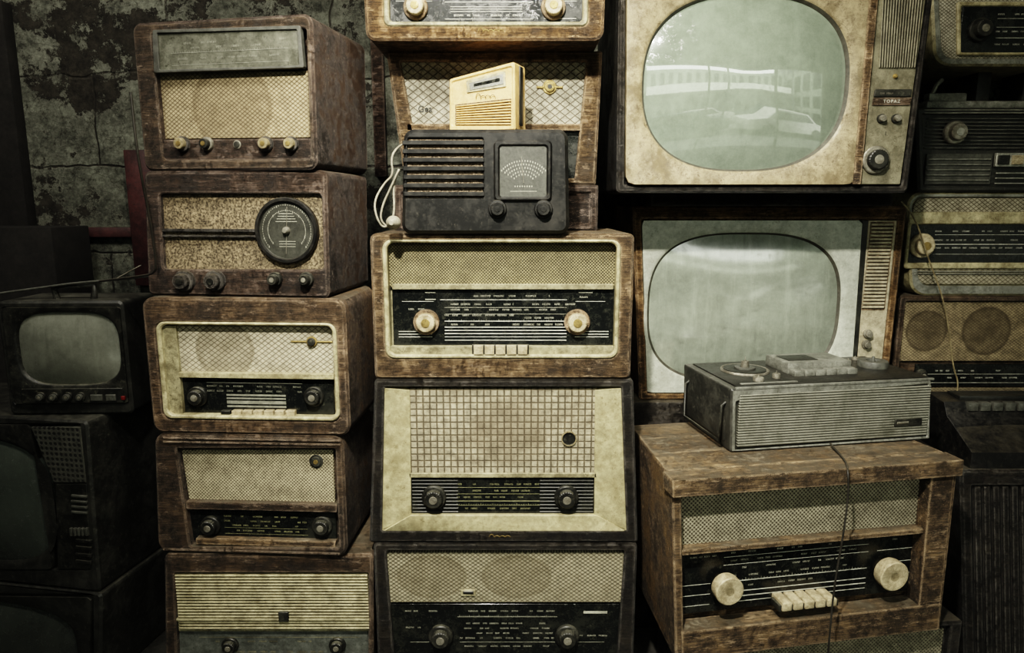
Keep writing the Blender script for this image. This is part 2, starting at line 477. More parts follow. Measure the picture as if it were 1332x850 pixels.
c=n.mix(a,c,pl)
c=n.mix(n.ramp(pn,[(.50,0.),(.51,.8),(.52,0.)]),c,(.58,.58,.48))
vo=n.n.new('ShaderNodeTexVoronoi'); vo.feature='DISTANCE_TO_EDGE'; vo.inputs['Scale'].default_value=2.6; n.l.new(n.warp(9,.2),vo.inputs['Vector'])
cr=n.ramp(vo.outputs['Distance'],[(0.,1.),(.007,0.)])
c=n.mix(n.M('MULTIPLY',cr,.6),c,(.03,.026,.02))
c=n.mix(n.ramp(n.noise(30,16,.9),[(.54,0.),(.57,.85)]),c,(.045,.04,.03))
n.bump(n.M('ADD',n.M('MULTIPLY',br.outputs['Fac'],-.6),n.M('ADD',a,n.noise(22,14,.88))),1.0,.035)
wallm=n.out(c,.85)
dk=plain('dark_plaster',(.07,.068,.055),.9,0,.6,None,3)
blackwall=plain('near_black_paint',(.018,.016,.014),.9,0,.5,None,5)  # near-black mottled paint, also used for the added strip at far left
fl=plain('dark_concrete_floor',(.05,.047,.04),.85,0,.7,None,5)
boxw('wall_back',XL-.1,XR+.1,YB,YB+.1,0,ZC,wallm,0,'structure')
boxw('wall_left',XL-.1,XL,YF,YB,0,ZC,blackwall,0,'structure')
boxw('wall_right',XR,XR+.1,YF,YB,0,ZC,blackwall,0,'structure')
boxw('floor',XL-.1,XR+.1,YF-.1,YB+.1,-.1,0,fl,0,'structure')
boxw('ceiling',XL-.1,XR+.1,YF-.1,YB+.1,ZC,ZC+.1,dk,0,'structure')
bm=bmesh.new()
OX0,OX1=-.9,4.5
for (x0,x1,z0,z1) in ((XL-.1,OX0,0,ZC),(OX1,XR+.1,0,ZC),(OX0,OX1,2.6,ZC),(.65,.70,0,2.6),(2.5,2.55,0,2.6)):
    m=bmesh.ops.create_cube(bm,size=1)
    for v in m['verts']: v.co=Vector(((x0+x1)/2+v.co.x*(x1-x0),YF-.05+v.co.y*.1,(z0+z1)/2+v.co.z*(z1-z0)))
finish(bm,'wall_front',None,[dk],0)['kind']='structure'
# street outside the shop front
road=plain('pale_asphalt',(.24,.25,.22),.9,0,.4,None,2); fac=plain('pale_facade',(.30,.33,.27),.9,0,.5,None,2); gls=dusty_black('shop_glass',(.012,.015,.015),(.1,.1,.1),.3,.2)
pale=plain('white_canopy',(.90,.93,.82),.8,0,.15,None,2)
boxw('ground',-14,22,-20,YF-.1,-.12,-.02,road,0,'structure')
bm=bmesh.new()
def addb(bm,x0,x1,y0,y1,z0,z1,mi=0):
    m=bmesh.ops.create_cube(bm,size=1)
    for v in m['verts']: v.co=Vector(((x0+x1)/2+v.co.x*(x1-x0),(y0+y1)/2+v.co.y*(y1-y0),(z0+z1)/2+v.co.z*(z1-z0)))
    for f in {f for v in m['verts'] for f in v.link_faces}: f.material_index=mi
addb(bm,-9,7.5,-12.5,-11,0,4.3); addb(bm,-9,7.5,-11.2,-9.4,2.75,3.15,2)
for i in range(24): addb(bm,-8.8+i*.68,-8.4+i*.68,-11.02,-10.95,.3+.2*(i%3),2.3,1)
for i in range(24): addb(bm,-8.7+i*.68,-8.4+i*.68,-11.02,-10.95,3.4,4.0,1)
addb(bm,8.0,14,-14,-6.5,0,7.5)
for i in range(6):
    for k in range(6): addb(bm,7.97,8.03,-13.6+i*1.2,-12.8+i*1.2,.6+k*1.2,1.4+k*1.2,1)
for x in(-4.5,-2.6,-.8,1.0,2.8,4.6,6.4): addb(bm,x,x+.09,-9.5,-9.4,0,2.8,1)
for x in(1.8,5.6): addb(bm,x,x+.10,-7.0,-6.9,0,5.5,1)
finish(bm,'wall_street_facade',None,[fac,gls,pale],0)['kind']='structure'
carp=dusty_black('car_paint',(.02,.03,.04),(.1,.1,.1),.2,.1); carw=plain('car_paint_pale',(.6,.6,.55),.3,0,.2)
def car(x,y,mat):
    e=bpy.data.objects.new('car',None); COL.objects.link(e); e.location=(x,y,-.02); e['label']='small parked saloon car on the street outside'; e['category']='car'; e['group']='parked cars'
    pr=[(-2,.3),(-2,.75),(-1.4,.85),(-.9,1.35),(.7,1.35),(1.3,.9),(2,.8),(2,.3)]
    bm=loft([[(a,-.75,b) for a,b in pr],[(a,.75,b) for a,b in pr]]); finish(bm,'body',e,[mat],20)
    pw_=[(-1.2,.88),(-.85,1.28),(.65,1.28),(1.1,.92)]
    bm=loft([[(a,-.76,b) for a,b in pw_],[(a,.76,b) for a,b in pw_]]); finish(bm,'window',e,[gls],0)
    for wx in(-1.3,1.3):
        for wy in(-.7,.7):
            bm=bmesh.new(); loft([[(wx+.3*math.cos(t*math.pi/12),wy-.1,.3+.3*math.sin(t*math.pi/12)) for t in range(24)],[(wx+.3*math.cos(t*math.pi/12),wy+.1,.3+.3*math.sin(t*math.pi/12)) for t in range(24)]],bm=bm); finish(bm,'wheel',e,[blk])
car(-3.6,-7.6,carp); car(.6,-8.2,carw); car(-.2,-5.6,carp); car(4.9,-8.3,carp); car(4.2,-5.4,carw)
def strip(x0,y0,x1,y1,nm,mt=maroon,th=.03):
    ym=(y0+y1)/2
    a=W(x0,y1,YB-th); b=W(x1,y0,YB-th); xa=W(x0,ym,YB-th).x; xb=W(x1,ym,YB-th).x
    boxw(nm,xa,xb,YB-th,YB,max(a.z,0),min(b.z,ZC),mt,.004,'structure')
strip(168,195,205,372,'trim_1'); strip(60,296,170,309,'trim_2'); strip(484,30,500,230,'trim_3',wRed)
strip(-90,0,24,380,'added_dark_strip',blackwall,.05)  # dark strip added to blacken the far left of the back wall

# ================= LEFT RADIO COLUMN =================
t=T('table_radio','worn wooden radio with cream slats over a pale dial','radio',351,800,.0,0,0,GR)
t.cab(((213,905),(485,905),(485,722),(213,722)),.28,((231,900),(479,900),(479,746),(227,746)),.012,.004,.03,wDeep)
t.panel('speaker_grille',(229,747,480,822),.012,.012,creamD)
t.slats('grille_slats',(230,748,479,820),.0,19,cream,.012,.5)
t.slats('divider_bar',(229,806,480,809),-.003,1,creamD,.01,.9)
t.panel('emblem',(362,797,375,810),-.006,.008,blk,.002)
bl=plain('grey_dial',(.15,.157,.14),.35,0,.7,None,20)
t.panel('dial',(231,822,480,895),.018,.010,bl)
t.dial((262,828,470,895),.0165,[(.10,.1,.9),(.30,.1,.9),(.55,.1,.9)],creamD,3,lines=[(.02,0,1,.001)])
for x in(298,438): t.knob(x,842,11,.018,.02,KB)
z5=t.top
t=T('table_radio','rounded brown wooden radio with dotted cream cloth and tuning eye','radio',320,650,.0,-3,z5,GR)
t.cab(((205,721),(452,727),(446,566),(200,566)),.27,((247,712),(441,714),(436,584),(229,584)),.03,.006,.03,wDeep,wDeep)
g=grille('cloth_dotted','weave',(.56,.50,.34),(.11,.08,.045),.0085,(),.4,thr=.42,crisp=True)
t.panel('speaker_grille',((247,657),(436,657),(433,586),(236,586)),.020,.008,g)
t.knob(411,601,9,.02,.006,(blk,blk,gold),'tuning_eye',0)
t.panel('divider_bar',(242,655,438,665),.004,.03,wDeep,.003)
t.panel('dial',((250,703),(438,703),(436,665),(246,665)),.022,.008,blkg)
t.dial((292,669,400,700),.0212,[(.12,0,1),(.32,0,1),(.5,.1,.9),(.72,.05,.95)],printy,5,lines=[(.6,0,1,.0008),(.85,0,1,.0008)],fill=.6)
t.panel('key_rail',(255,703,436,711),.006,.024,wTan,.002)
for k,yy in enumerate((571,576,717)): t.slats('wood_moulding',(212,yy,442,yy+3),-.003,1,wDeep,.006,.9)
for x in(272,418): t.knob(x,686,13,.022,.022,KB)
z4=t.top
t=T('table_radio','light brown rounded radio with cream diamond-mesh cloth, in a stack','radio',320,470,.0,-3,z4,GR)
t.cab((191,388,452,566),.27,(207,420,439,547),.028,.02,.03,wBrown,wBrown,creamD)
t.ring('dial_frame',(207,420,439,547),(213,424,434,542),-.004,.02,cream,.022,.016)
c0=t.L(293,455,.02)
g=grille('cloth_diamond','diamond',(.62,.56,.41),(.07,.05,.025),.0125,[(c0.x,c0.y,.075)],.25,.65,thr=.19,stainc=(.11,.085,.045),crisp=True)
t.panel('speaker_grille',(216,424,434,489),.018,.008,g)
t.panel('divider_bar',(232,486,434,493),.006,.02,cream,.002)
t.panel('side_strip',(213,424,233,541),.008,.018,creamD,.003)
t.panel('dial',(234,493,434,541),.020,.008,blkg)
t.dial((270,498,394,532),.0192,[(.15,0,1),(.33,0,1)],printd,6,bars=[(.2,.45,.82,.52),(.2,.58,.82,.64),(.2,.7,.82,.82),(.2,.88,.82,.95)],lines=[(.02,0,1,.001)])
for i in range(7): t.panel('key',(287+i*14,535,299+i*14,542),.006,.016,ivory if i else blk,.001)
for x in(255,407): t.knob(x,517,13,.02,.022,KB)
t.panel('emblem_bar',(378,444,432,446),.014,.004,gold,.0005)
t.knob(405,445,7,.016,.008,(gold,blk,blk),'emblem',0)
z3=t.top
t=T('table_radio','reddish wooden radio with burlap cloth and large round black dial','radio',305,300,.02,-7,z3,GR)
tR2=t
t.cab(((192,384),(428,384),(424,222),(186,222)),.28,((212,351),(421,351),(418,252),(207,252)),.016,.01,.022,wRed)
g=grille('cloth_burlap','speckle',(.37,.29,.18),(.05,.035,.02),.0050,(),.35)
t.panel('speaker_grille',(207,251,421,352),.014,.008,g)
t.panel('grille_bar',(209,298,333,302),.004,.012,wDark,.001); t.panel('grille_bar',(209,306,333,309),.004,.012,wDark,.001)
ddm=plain('dial_face',(.060,.060,.050),.35,0,.5,(.012,.012,.010),30)
t.knob(373,300,41,.014,.016,(bake,ddm,metal),'round_dial',0,'black-rimmed round tuning dial with dark face',
   [(1,0,0),(1,.8,0),(.97,1,0),(.89,1,0),(.86,.7,0),(.85,.55,1),(.845,.5,1),(.12,.5,1),(.118,.5,1),(.11,.9,2),(.07,1.3,2),(0,1.35,2)])
rs=[];cc=t.L(373,300,.006)
for i in range(49):
    a_=math.radians(-40+i*260/48); k=.0045 if i%4==0 else .0022
    for r0 in(.059,.046):
        x=cc.x+r0*math.cos(a_); z=cc.y+r0*math.sin(a_); rs.append((x-.0008,z-k/2,x+.0008,z+k/2))
for k in range(4): rs.append((cc.x-.026+.003*k,cc.y+.020+.006*k,cc.x+.026-.003*k,cc.y+.0215+.006*k))
for k in range(3): rs.append((cc.x-.02,cc.y-.026-.006*k,cc.x+.02,cc.y-.0248-.006*k))
t.quads('dial_scale',rs,.0055,print_)
tube('dial_pointer',[(cc.x-.004,.0048,cc.y-.055),(cc.x+.004,.0048,cc.y+.055)],.0007,metal,t.e)
for x,r_ in((237,13),(277,13)): t.knob(x,366,r_,.0,.028,(wDark,wDark,blk),'knob',12)
for x in(356,397): t.knob(x,364,9,.0,.024,(blk,blk,metal))
z2=t.top
t=T('table_radio','tall brown wooden radio with glass dial strip, topping a stack','radio',292,120,.02,-11,z2,GR)
t.cab(((187,216),(412,216),(405,17),(170,30)),.29,((212,208),(404,207),(398,36),(197,42)),.022,.008,.03,wRed,wDeep)
c0=t.L(303,140,.02)
g=grille('cloth_tan','diamond',(.45,.37,.225),(.13,.085,.045),.0095,[(c0.x,c0.y,.105)],.4,.6,thr=.3,stainc=(.10,.07,.035),crisp=True)
t.panel('speaker_grille',((211,181),(403,179),(400,92),(205,94)),.016,.012,g)
t.panel('dial',((206,92),(391,86),(386,37),(203,43)),.0,.006,glass_dial)
t.dial((222,48,375,84),-.0006,[(.15,0,1),(.33,.1,.95),(.72,.0,1)],printd,9,lines=[(.5,0,1,.0012),(.95,0,1,.001)],ticks=[(.5,.02,.98,.003,.006)],fill=.5)
t.ring('dial_clips',((200,95),(395,88),(390,33),(198,39)),((207,91),(389,85),(386,38),(204,43)),-.004,.01,greyp,.004,.003,.001)
t.panel('control_panel',((213,209),(406,208),(404,180),(211,182)),.008,.02,wRed)
for x,m in((235,KD),(267,(metal,blk,gold)),(344,KD),(377,KD)): t.knob(x,187,9 if x!=267 else 8,.008,.020,m)
t.knob(308,188,5,.008,.004,(metal,blk,blk),'keyhole',0)

# ================= MIDDLE COLUMN =================
t=T('table_radio','black framed radio with diamond mesh above a wide black dial','radio',658,800,.0,0,0,GR)
t.cab((489,707,826,900),.34,((515,895),(800,895),(813,717),(502,717)),.012,.008,.03,wDark)
c0=t.L(562,750,.015); c1=t.L(672,750,.015)
g=grille('mesh_metal','diamond',(.50,.455,.32),(.06,.048,.028),.0105,[(c0.x,c0.y,.062),(c1.x,c1.y,.062)],.3,.55,thr=.34,metal=.1,rough=.5,stainc=(.10,.08,.045),ex=1.5,crisp=True)
t.panel('speaker_grille',((507,784),(808,784),(812,719),(503,719)),.012,.012,g)
t.panel('emblem',(599,768,619,776),.008,.006,creamD,.001); t.panel('emblem_inset',(602,770,616,774),.0068,.003,blk,.001)
t.panel('dial',((512,895),(800,895),(808,786),(508,786)),.018,.010,blkg)
t.dial((520,790,800,895),.0172,[(.05,.28,.72),(.20,.28,.72),(.26,.30,.70),(.32,.28,.72),(.38,.28,.72),(.48,.3,.7),(.6,.3,.7),(.05,.03,.18),(.25,.03,.16),(.35,.82,.97)],print_,11,
  lines=[(.12,.27,.73,.0012),(.43,.28,.72,.001),(.43,.05,.2,.001),(.43,.8,.95,.001)],bars=[(.85,.05,.96,.08)],ticks=[(.12,.28,.72,.003,.005)])
for x in(573,738): t.knob(x,831,16,.018,.026,KB)
zz=t.top
t=T('table_radio','dark framed radio with cream side panels and waffle-weave grille','radio',656,600,.0,0,zz,GR)
t.cab(((480,704),(830,704),(824,494),(487,494)),.34,((497,691),(815,691),(808,504),(500,504)),.008,.003,.03,wDark,wDark,creamD)
t.panel('side_panel',((497,690),(535,672),(533,508),(500,505)),.006,.02,creamW,.002)
t.panel('side_panel',((773,672),(815,690),(808,505),(774,508)),.006,.02,creamW,.002)
c0=t.L(662,562,.01)
g=grille('cloth_waffle','waffle',(.52,.465,.33),(.13,.102,.06),.0165,[(c0.x,c0.y,.10)],.5,.7,thr=.30,soft=True,stainc=(.12,.09,.055))
t.panel('speaker_grille',(532,506,776,618),.010,.014,g)
t.knob(740,571,10,.010,.006,(dull,blk,blk),'tuning_eye',0,'small ringed tuning eye',[(1,0,0),(1,.8,0),(.86,.8,0),(.84,.1,1),(.3,.1,1),(0,.1,1)])
t.panel('divider_bar',(532,616,776,622),.006,.02,creamD,.001)
t.panel('dial',(534,621,774,671),.014,.012,blkg)
t.slats('dial_fluting',(536,624,596,669),.012,10,blk,.004,.5); t.slats('dial_fluting',(702,624,772,669),.012,10,blk,.004,.5)
t.dial((594,626,702,668),.0132,[(.1,0,1),(.3,.1,.9),(.5,.0,.9),(.85,.1,.9)],printy,13,lines=[(.2,0,1,.001),(.4,0,1,.001),(.62,0,1,.002),(.75,0,1,.001)],ticks=[(.75,0,1,.003,.006)])
for x in(564,737): t.knob(x,649,16,.014,.026,KB)
t.panel('bottom_ledge',((497,692),(815,692),(776,671),(534,671)),.002,.024,creamW,.001)
t.squiggle(636,699,664,.004,-.001,gold,4)
zz=t.top
t=T('table_radio','large light brown wooden radio with metal mesh and black dial','radio',654,400,.0,0,zz,GR)
t.cab((484,304,823,491),.36,(500,313,805,466),.014,.02,.035,wTan,wTan,creamD)
t.ring('inner_frame',(499,312,806,467),(505,316,801,462),-.004,.028,cream,.022,.016)
g=grille('mesh_bronze','weave',(.42,.36,.20),(.035,.03,.016),.0075,(),.3,thr=.52,metal=.1,rough=.5,crisp=True)
t.panel('speaker_grille',(506,316,800,374),.024,.008,g)
t.panel('divider_bar',(510,370,798,377),.012,.02,creamD,.002)
t.panel('dial',(511,376,799,451),.022,.010,blkg)
t.dial((518,378,792,449),.0212,[(.10,.36,.72),(.25,.25,.55),(.25,.6,.85),(.35,.25,.75),(.45,.22,.55),(.50,.60,.84),(.10,.14,.2),(.12,.86,.95),(.34,.05,.14),(.62,.25,.8)],print_,15,
  lines=[(.43,.22,.8,.0008),(.31,.22,.8,.0008)],ticks=[(.56,.24,.78,.0025,.006)],bars=[(.13,.03,.18,.045),(.13,.155,.18,.17),(.855,.03,.92,.045)])
t.dial((518,378,792,449),.0211,[],printb,16,name='dial_lines',
  lines=[(.17,.20,.80,.0012),(.56,.22,.80,.0018),(.67,.22,.80,.0020),(.73,.22,.80,.0020),(.79,.22,.80,.0020),(.85,.22,.80,.0014),(.91,.22,.80,.0018),(.20,.02,.17,.001),(.20,.84,.98,.001),(.75,.0,.16,.0016),(.8,.0,.16,.0016),(.85,.0,.16,.0016),(.75,.84,1,.0016),(.8,.84,1,.0016),(.85,.84,1,.0016)])
t.panel('bottom_ledge',(508,451,799,463),.006,.02,creamD,.002)
t.panel('key_slot',(614,449,688,462),.003,.01,blk,.001)
for i in range(5): t.panel('key',(616+i*14.4,450,628.5+i*14.4,462),-.006,.012,ivory,.001)
for x in(554,751): t.knob(x,420,17,.02,.024,(wTan,ivory,gold))
zM3=t.top
t=T('bakelite_radio','small black bakelite radio with horizontal louvres and square dial','radio',631,235,-.02,0,zM3,GR)
t.cab(((522,301),(741,301),(739,168),(525,168)),.165,((529,258),(628,258),(628,180),(530,180)),.022,.004,.012,bake,bake,blk,.008)
g=grille('cloth_brown','speckle',(.36,.27,.18),(.11,.08,.05),.006,(),.35)
t.panel('speaker_cloth',(529,181,629,258),.006,.004,g)
t.slats('louvres',(524,180,630,258),-.003,7,bake,.009,.52)
t.ring('dial_bezel',(642,182,718,262),(650,190,711,256),-.008,.004,bake,.012,.006,.004)
fm=plain('dark_grey_dial_face',(.085,.087,.073),.5,0,.6,(.025,.025,.02),25)
t.panel('dial',(649,189,712,257),-.003,.004,fm)
rs=[];cc=t.L(681,240,0)
for k,(rr,n_) in enumerate(((.026,8),(.034,11),(.043,14),(.052,17),(.061,20))):
    for i in range(n_):
        a_=math.radians(36+108*i/(n_-1)); x=cc.x+rr*math.cos(a_); z=cc.y+rr*math.sin(a_)*.85; rs.append((x-.0010,z-.0019,x+.0010,z+.0019))
for i in range(8): rs.append((cc.x-.02+i*.0054,cc.y-.006,cc.x-.018+i*.0054,cc.y-.003))
rs.append((cc.x-.03,cc.y-.016,cc.x+.03,cc.y-.0148))
t.quads('dial_scale',rs,-.0036,print_)
pt=t.L(681,238,-.001); pt2=t.L(678,204,-.001)
tube('dial_pointer',[(pt.x,-.0045,pt.y),(pt2.x,-.0045,pt2.y)],.0008,metal,t.e)
for x in(647,707): t.knob(x,272,12,.0,.02,KBi,flute=16)
zb=t.top
pts=[(528,186,.15),(518,190,.03),(508,205,-.01),(512,228,-.01),(500,238,.0),(486,262,-.01),(490,285,-.02),(500,299,-.01),(514,282,-.02),(511,240,-.01),(522,214,-.03),(508,245,-.02),(497,268,-.01),(494,290,-.01),(506,296,.0)]
tube('power_cord',[t.loc(W(a,b,c)) for a,b,c in pts],.0024,cordw,t.e,'NURBS')
t.knob(511,290,9,-.01,.03,(cordw,cordw,cordw),'plug_body',0,'off-white round power plug',[(1,0,0),(1,.5,0),(.8,.7,0),(.6,1,1),(.3,1.2,2),(0,1.2,2)])
t=T('transistor_radio','small yellow-cream portable radio standing on a black radio','radio',626,130,.03,-22,zb,GR)
t.cab(((584,167),(670,167),(669,80),(584,103)),.065,((588,163),(666,163),(665,87),(588,107)),.005,.003,.003,yellowc,yellowc,yellowc,.003,kt=True)
q=t.q
t.panel('dial_window',((607,121),(658,113),(657,92),(606,105)),.0,.005,cream,.002)
t.panel('dial',((611,118),(655,110),(654,96),(610,108)),-.0012,.003,silver,.001)
t.panel('dial_strip',((616,113),(650,106),(650,101),(616,109)),-.002,.002,blkg,.001)
t.squiggle(619,128,644,.006,-.001,blk,4,rad=.0007)
t.slats('louvres',((593,163),(664,163),(664,129),(593,137)),-.002,9,yellowc,.006,.58)
t.panel('louvre_backing',((592,164),(665,164),(665,128),(592,136)),.0018,.002,wDeep,.001)
xr=q[1].x
boxw('carrying_strap',xr+.0005,xr+.003,.022,.042,.012,q[2].y-.006,blk,.0008,parent=t.e)
t=T('wooden_box','dark reddish wooden box beneath an upright radio','box',640,270,.17,0,zM3)
t.cab((512,241,778,303),.18,(522,250,768,296),.004,.003,.008,wRed,wRed,wRed)
zbx=t.top
t=T('table_radio','upright wooden radio with pale patterned cloth and brass emblem','radio',643,150,.17,0,zbx,GR)
t.cab(((527,242),(775,242),(784,66),(502,66)),.20,((549,232),(748,232),(763,80),(521,80)),.006,.003,.025,wTan,wTan)
c0=t.L(572,108,.02)
g=grille('cloth_pale','diamond',(.47,.435,.33),(.20,.165,.115),.019,[(c0.x,c0.y,.055)],.45,.5,thr=.2)
t.panel('speaker_grille',((528,163),(756,163),(763,80),(521,80)),.012,.010,g)
t.panel('crossbar',((530,170),(756,170),(757,161),(529,161)),.0,.02,wTan,.002)
t.panel('dial',((545,235),(748,235),(756,170),(530,170)),.018,.006,blkg)
t.panel('emblem_bar',(698,112,732,115),.008,.004,gold,.0005)
t.knob(715,113,9,.012,.008,(gold,gold,blk),'emblem',0)
t.panel('emblem_bar',(713,104,717,123),.008,.004,gold,.0005)
t.text('Gea',553,142,.022,.010,blk)
zz=t.top
t=T('table_radio','orange-brown wooden radio with black dial, topping a tall stack','radio',630,20,.06,0,zz,GR)
t.cab(((476,56),(785,56),(792,-118),(468,-118)),.32,((500,33),(764,33),(766,-105),(498,-105)),.022,.012,.03,wOrange,wOrange,creamD)
t.ring('dial_frame',((499,34),(765,34),(767,-106),(497,-106)),((506,28),(758,28),(760,-100),(504,-100)),-.003,.02,creamD,.014,.01)
t.panel('dial',((505,29),(759,29),(759,-40),(505,-40)),.018,.01,blkg)
g=grille('cloth_top','weave',(.45,.4,.26),(.12,.09,.05),.009)
t.panel('speaker_grille',((505,-42),(759,-42),(760,-100),(504,-100)),.018,.01,g)
t.dial((515,-36,750,26),.0172,[(.1,.3,.72),(.3,.3,.72),(.55,.3,.72),(.9,.32,.70)],printb,17,lines=[(.62,.27,.76,.0014),(.98,.27,.76,.001),(.60,.0,.2,.001),(.60,.82,1,.001),(.97,.82,1,.001),(.72,.3,.7,.001),(.77,.3,.7,.001),(.82,.3,.7,.001)])
for x in(540,720): t.knob(x,8,16,.018,.026,(wTan,ivory,gold))
t.squiggle(622,41,655,.005,-.001,gold,5)

# ================= RIGHT COLUMN =================
t=T('table_radio','dusty radio with woven mesh front underneath a larger radio','radio',1075,830,-.06,6,0,GR)
t.cab((905,821,1240,1020),.30,(925,826,1225,1010),.006,.003,.02,wDark)
g=grille('mesh_low','weave',(.34,.31,.22),(.07,.06,.04),.010,(),.5)
t.panel('speaker_grille',(926,829,1224,880),.012,.006,g)
t.panel('dial',(926,882,1224,1005),.012,.006,blkg)
zr=t.top
t=T('table_radio','large weathered wooden radio with big ivory knobs and keys','radio',1062,720,-.12,10,zr,GR)
t.cab(((880,838),(1225,800),(1248,592),(874,630)),.37,None,.004,.003,.05,wGrey,wGrey,wGrey,.003,bs=.9,hfr=(.03,.05,.93,.95))
g=grille('mesh_silverwove','weave',(.46,.425,.31),(.08,.065,.04),.010,(),.4,thr=.45,crisp=True)
t.panel('speaker_grille',None,.032,.010,g,q=t.fr(.03,.08,.93,.395))
t.panel('divider_bar',None,.006,.04,wGrey,q=t.fr(.03,.39,.93,.418))
t.panel('top_slab',None,-.012,.055,wGrey,.002,q=[p+Vector((0,.0015)) if i>1 else p for i,p in enumerate(t.fr(-.005,0,1.005,.085))])
t.panel('dial',None,.036,.010,blkg,q=t.fr(.04,.42,.90,.79))
t.panel('bottom_ledge',None,-.006,.05,wGrey,.002,q=t.fr(0.02,.83,.985,.985))
t.panel('side_slab',None,-.004,.05,wGrey,.002,q=t.fr(.90,.085,.985,.84))
t.dial(None,.0352,[(.12,.20,.55),(.12,.62,.78),(.24,.2,.75),(.36,.25,.7),(.48,.2,.72),(.64,.28,.6),(.14,.03,.14),(.14,.84,.95)],print_,21,
 ticks=[(.56,.2,.78,.004,.008)],bars=[(.10,.04,.13,.08),(.86,.05,.96,.08)],q=t.fr(.04,.42,.90,.79))
t.dial(None,.0351,[],printb,22,name='dial_lines',lines=[(.18,.17,.8,.0012),(.30,.17,.8,.0012),(.56,.17,.8,.0022),(.72,.17,.8,.0024),(.80,.17,.8,.0024),(.88,.17,.8,.0018),(.56,0,.12,.0015),(.72,0,.12,.0015),(.88,0,.12,.0015),(.3,.84,1,.0015),(.5,.86,1,.0015),(.7,.86,1,.0015)],q=t.fr(.04,.42,.90,.79))
for x,y_ in((944,764),(1156,745)): t.knob(x,y_,18,.036,.045,(ivory,ivory,dull),prof=[(.5,0,1),(.5,.3,1),(.95,.35,0),(1,.5,0),(1,.95,0),(.93,1,0),(.8,1,1),(.3,1,1),(.25,.98,2),(0,.98,2)],flute=0)
ka=t.L(1017,792,-.012); kb=t.L(1090,786,-.012)
for i in range(5):
    w=(kb.x-ka.x)/5; x=ka.x+i*w; zt=ka.y+.011
    boxw('key',x+.0022,x+w-.0022,-.012,.045,zt-.021,zt-.0005*i,ivory,.003,parent=t.e)
boxw('key_slot',ka.x-.004,kb.x+.004,-.0075,.03,ka.y-.012,ka.y+.004,blk,.001,parent=t.e)
q=t.q; zt=q[2].y
for i in range(3):
    y0=.044+i*.108; y1=y0+.1075
    def xs(y): 
        cx=(q[2].x+q[3].x)/2; k=1-.1*y/.37; return cx+(q[3].x-cx)*k+.001,cx+(q[2].x-cx)*k-.001
    a0,a1=xs(y0); b0,b1=xs(y1)
    lp=[(a0,y0),(a1,y0),(b1,y1),(b0,y1)]
    bm=loft([[(p[0],p[1],zt-.001) for p in lp],[(p[0],p[1],zt+.0025) for p in lp]]); finish(bm,'lid_board',t.e,[wGrey],20)
zRB=t.top+.0025
t=T('tape_recorder','black portable tape recorder with ribbed silver front on a radio','tape recorder',1081,540,.02,10,zRB+.0005)
t.cab(((950,592),(1210,574),(1213,488),(951,513)),.27,((957,586),(1206,568),(1208,500),(958,523)),.006,.003,.006,casegrey,silver,blk,.004)
q=t.q; hgt=q[2].y; xl=q[0].x; xr=q[1].x; Wd=xr-xl
n=NT('ribbed_aluminium'); h=n.M('ABSOLUTE',n.M('SINE',n.M('MULTIPLY',n.xyz()[2],math.pi/.0066)))
st=n.ramp(n.noise(10,14,.84),[(.45,0.),(.62,.75)])
c=n.mix(n.ramp(h,[(.3,0.),(.7,1.)]),(.025,.025,.022),(.30,.295,.245)); c=n.mix(st,c,(.06,.06,.045)); n.bump(h,.6,.002)
rib=n.out(c,.45,.1)
def lpn(t,nm,a,b,c,d,y,th,mat,r=.002):
    return t.panel(nm,None,y,th,mat,r,q=[Vector((xl+Wd*a,hgt*(1-d))),Vector((xl+Wd*c,hgt*(1-d))),Vector((xl+Wd*c,hgt*(1-b))),Vector((xl+Wd*a,hgt*(1-b)))])
lpn(t,'front_panel',.03,.10,.975,.92,-.001,.008,rib)
lpn(t,'badge',.80,.62,.94,.74,-.004,.006,blk); lpn(t,'badge_strip',.81,.66,.87,.70,-.005,.002,metal,.0005)
boxw('side_panel',xl-.0035,xl+.002,.03,.25,.02,hgt-.025,casegrey,.001,parent=t.e)
boxw('top_deck',xl+.012,xr-.012,.012,.258,hgt-.001,hgt+.004,deckm,.002,parent=t.e)
boxw('deck_trim',xl+.006,xr-.006,.001,.008,hgt-.003,hgt+.003,silver,.001,parent=t.e)
boxw('control_cover',xl+.20,xl+.38,.10,.21,hgt+.003,hgt+.032,silver,.003,parent=t.e)
boxw('cover_window',xl+.215,xl+.30,.125,.185,hgt+.0315,hgt+.0335,deckm,.001,parent=t.e)
for i in range(6): boxw('key',xl+.202+i*.03,xl+.229+i*.03,.072,.098,hgt+.003,hgt+.018,silver,.002,parent=t.e)
boxw('deck_trim',xl+.03,xl+.18,.022,.030,hgt+.003,hgt+.006,silver,.001,parent=t.e)
def disc(nm,x,y,z0,rad,h,mat,par,prof=None):
    bm=bmesh.new(); N=40; loops=[]
    for (a,b) in (prof or [(1,0),(1,.8),(.93,1),(.5,1),(.45,.7),(.12,.7),(.10,1.5),(.06,1.6)]):
        loops.append([(x+rad*a*math.cos(2*math.pi*j/N),y+rad*a*math.sin(2*math.pi*j/N),z0+h*b) for j in range(N)])
    loft(loops,bm=bm); return finish(bm,nm,par,[mat])
disc('reel_table',xl+.11,.155,hgt+.003,.062,.006,metal,t.e,[(1,0),(1,.6),(.97,1),(.94,1),(.92,.5)])
disc('reel_table',xl+.11,.155,hgt+.0045,.054,.006,deckm,t.e)
disc('reel_hub',xl+.11,.155,hgt+.009,.026,.006,greyp,t.e); disc('reel_spindle',xl+.11,.155,hgt+.012,.010,.018,metal,t.e)
disc('level_dial',xr-.075,.14,hgt+.003,.038,.018,greyp,t.e)
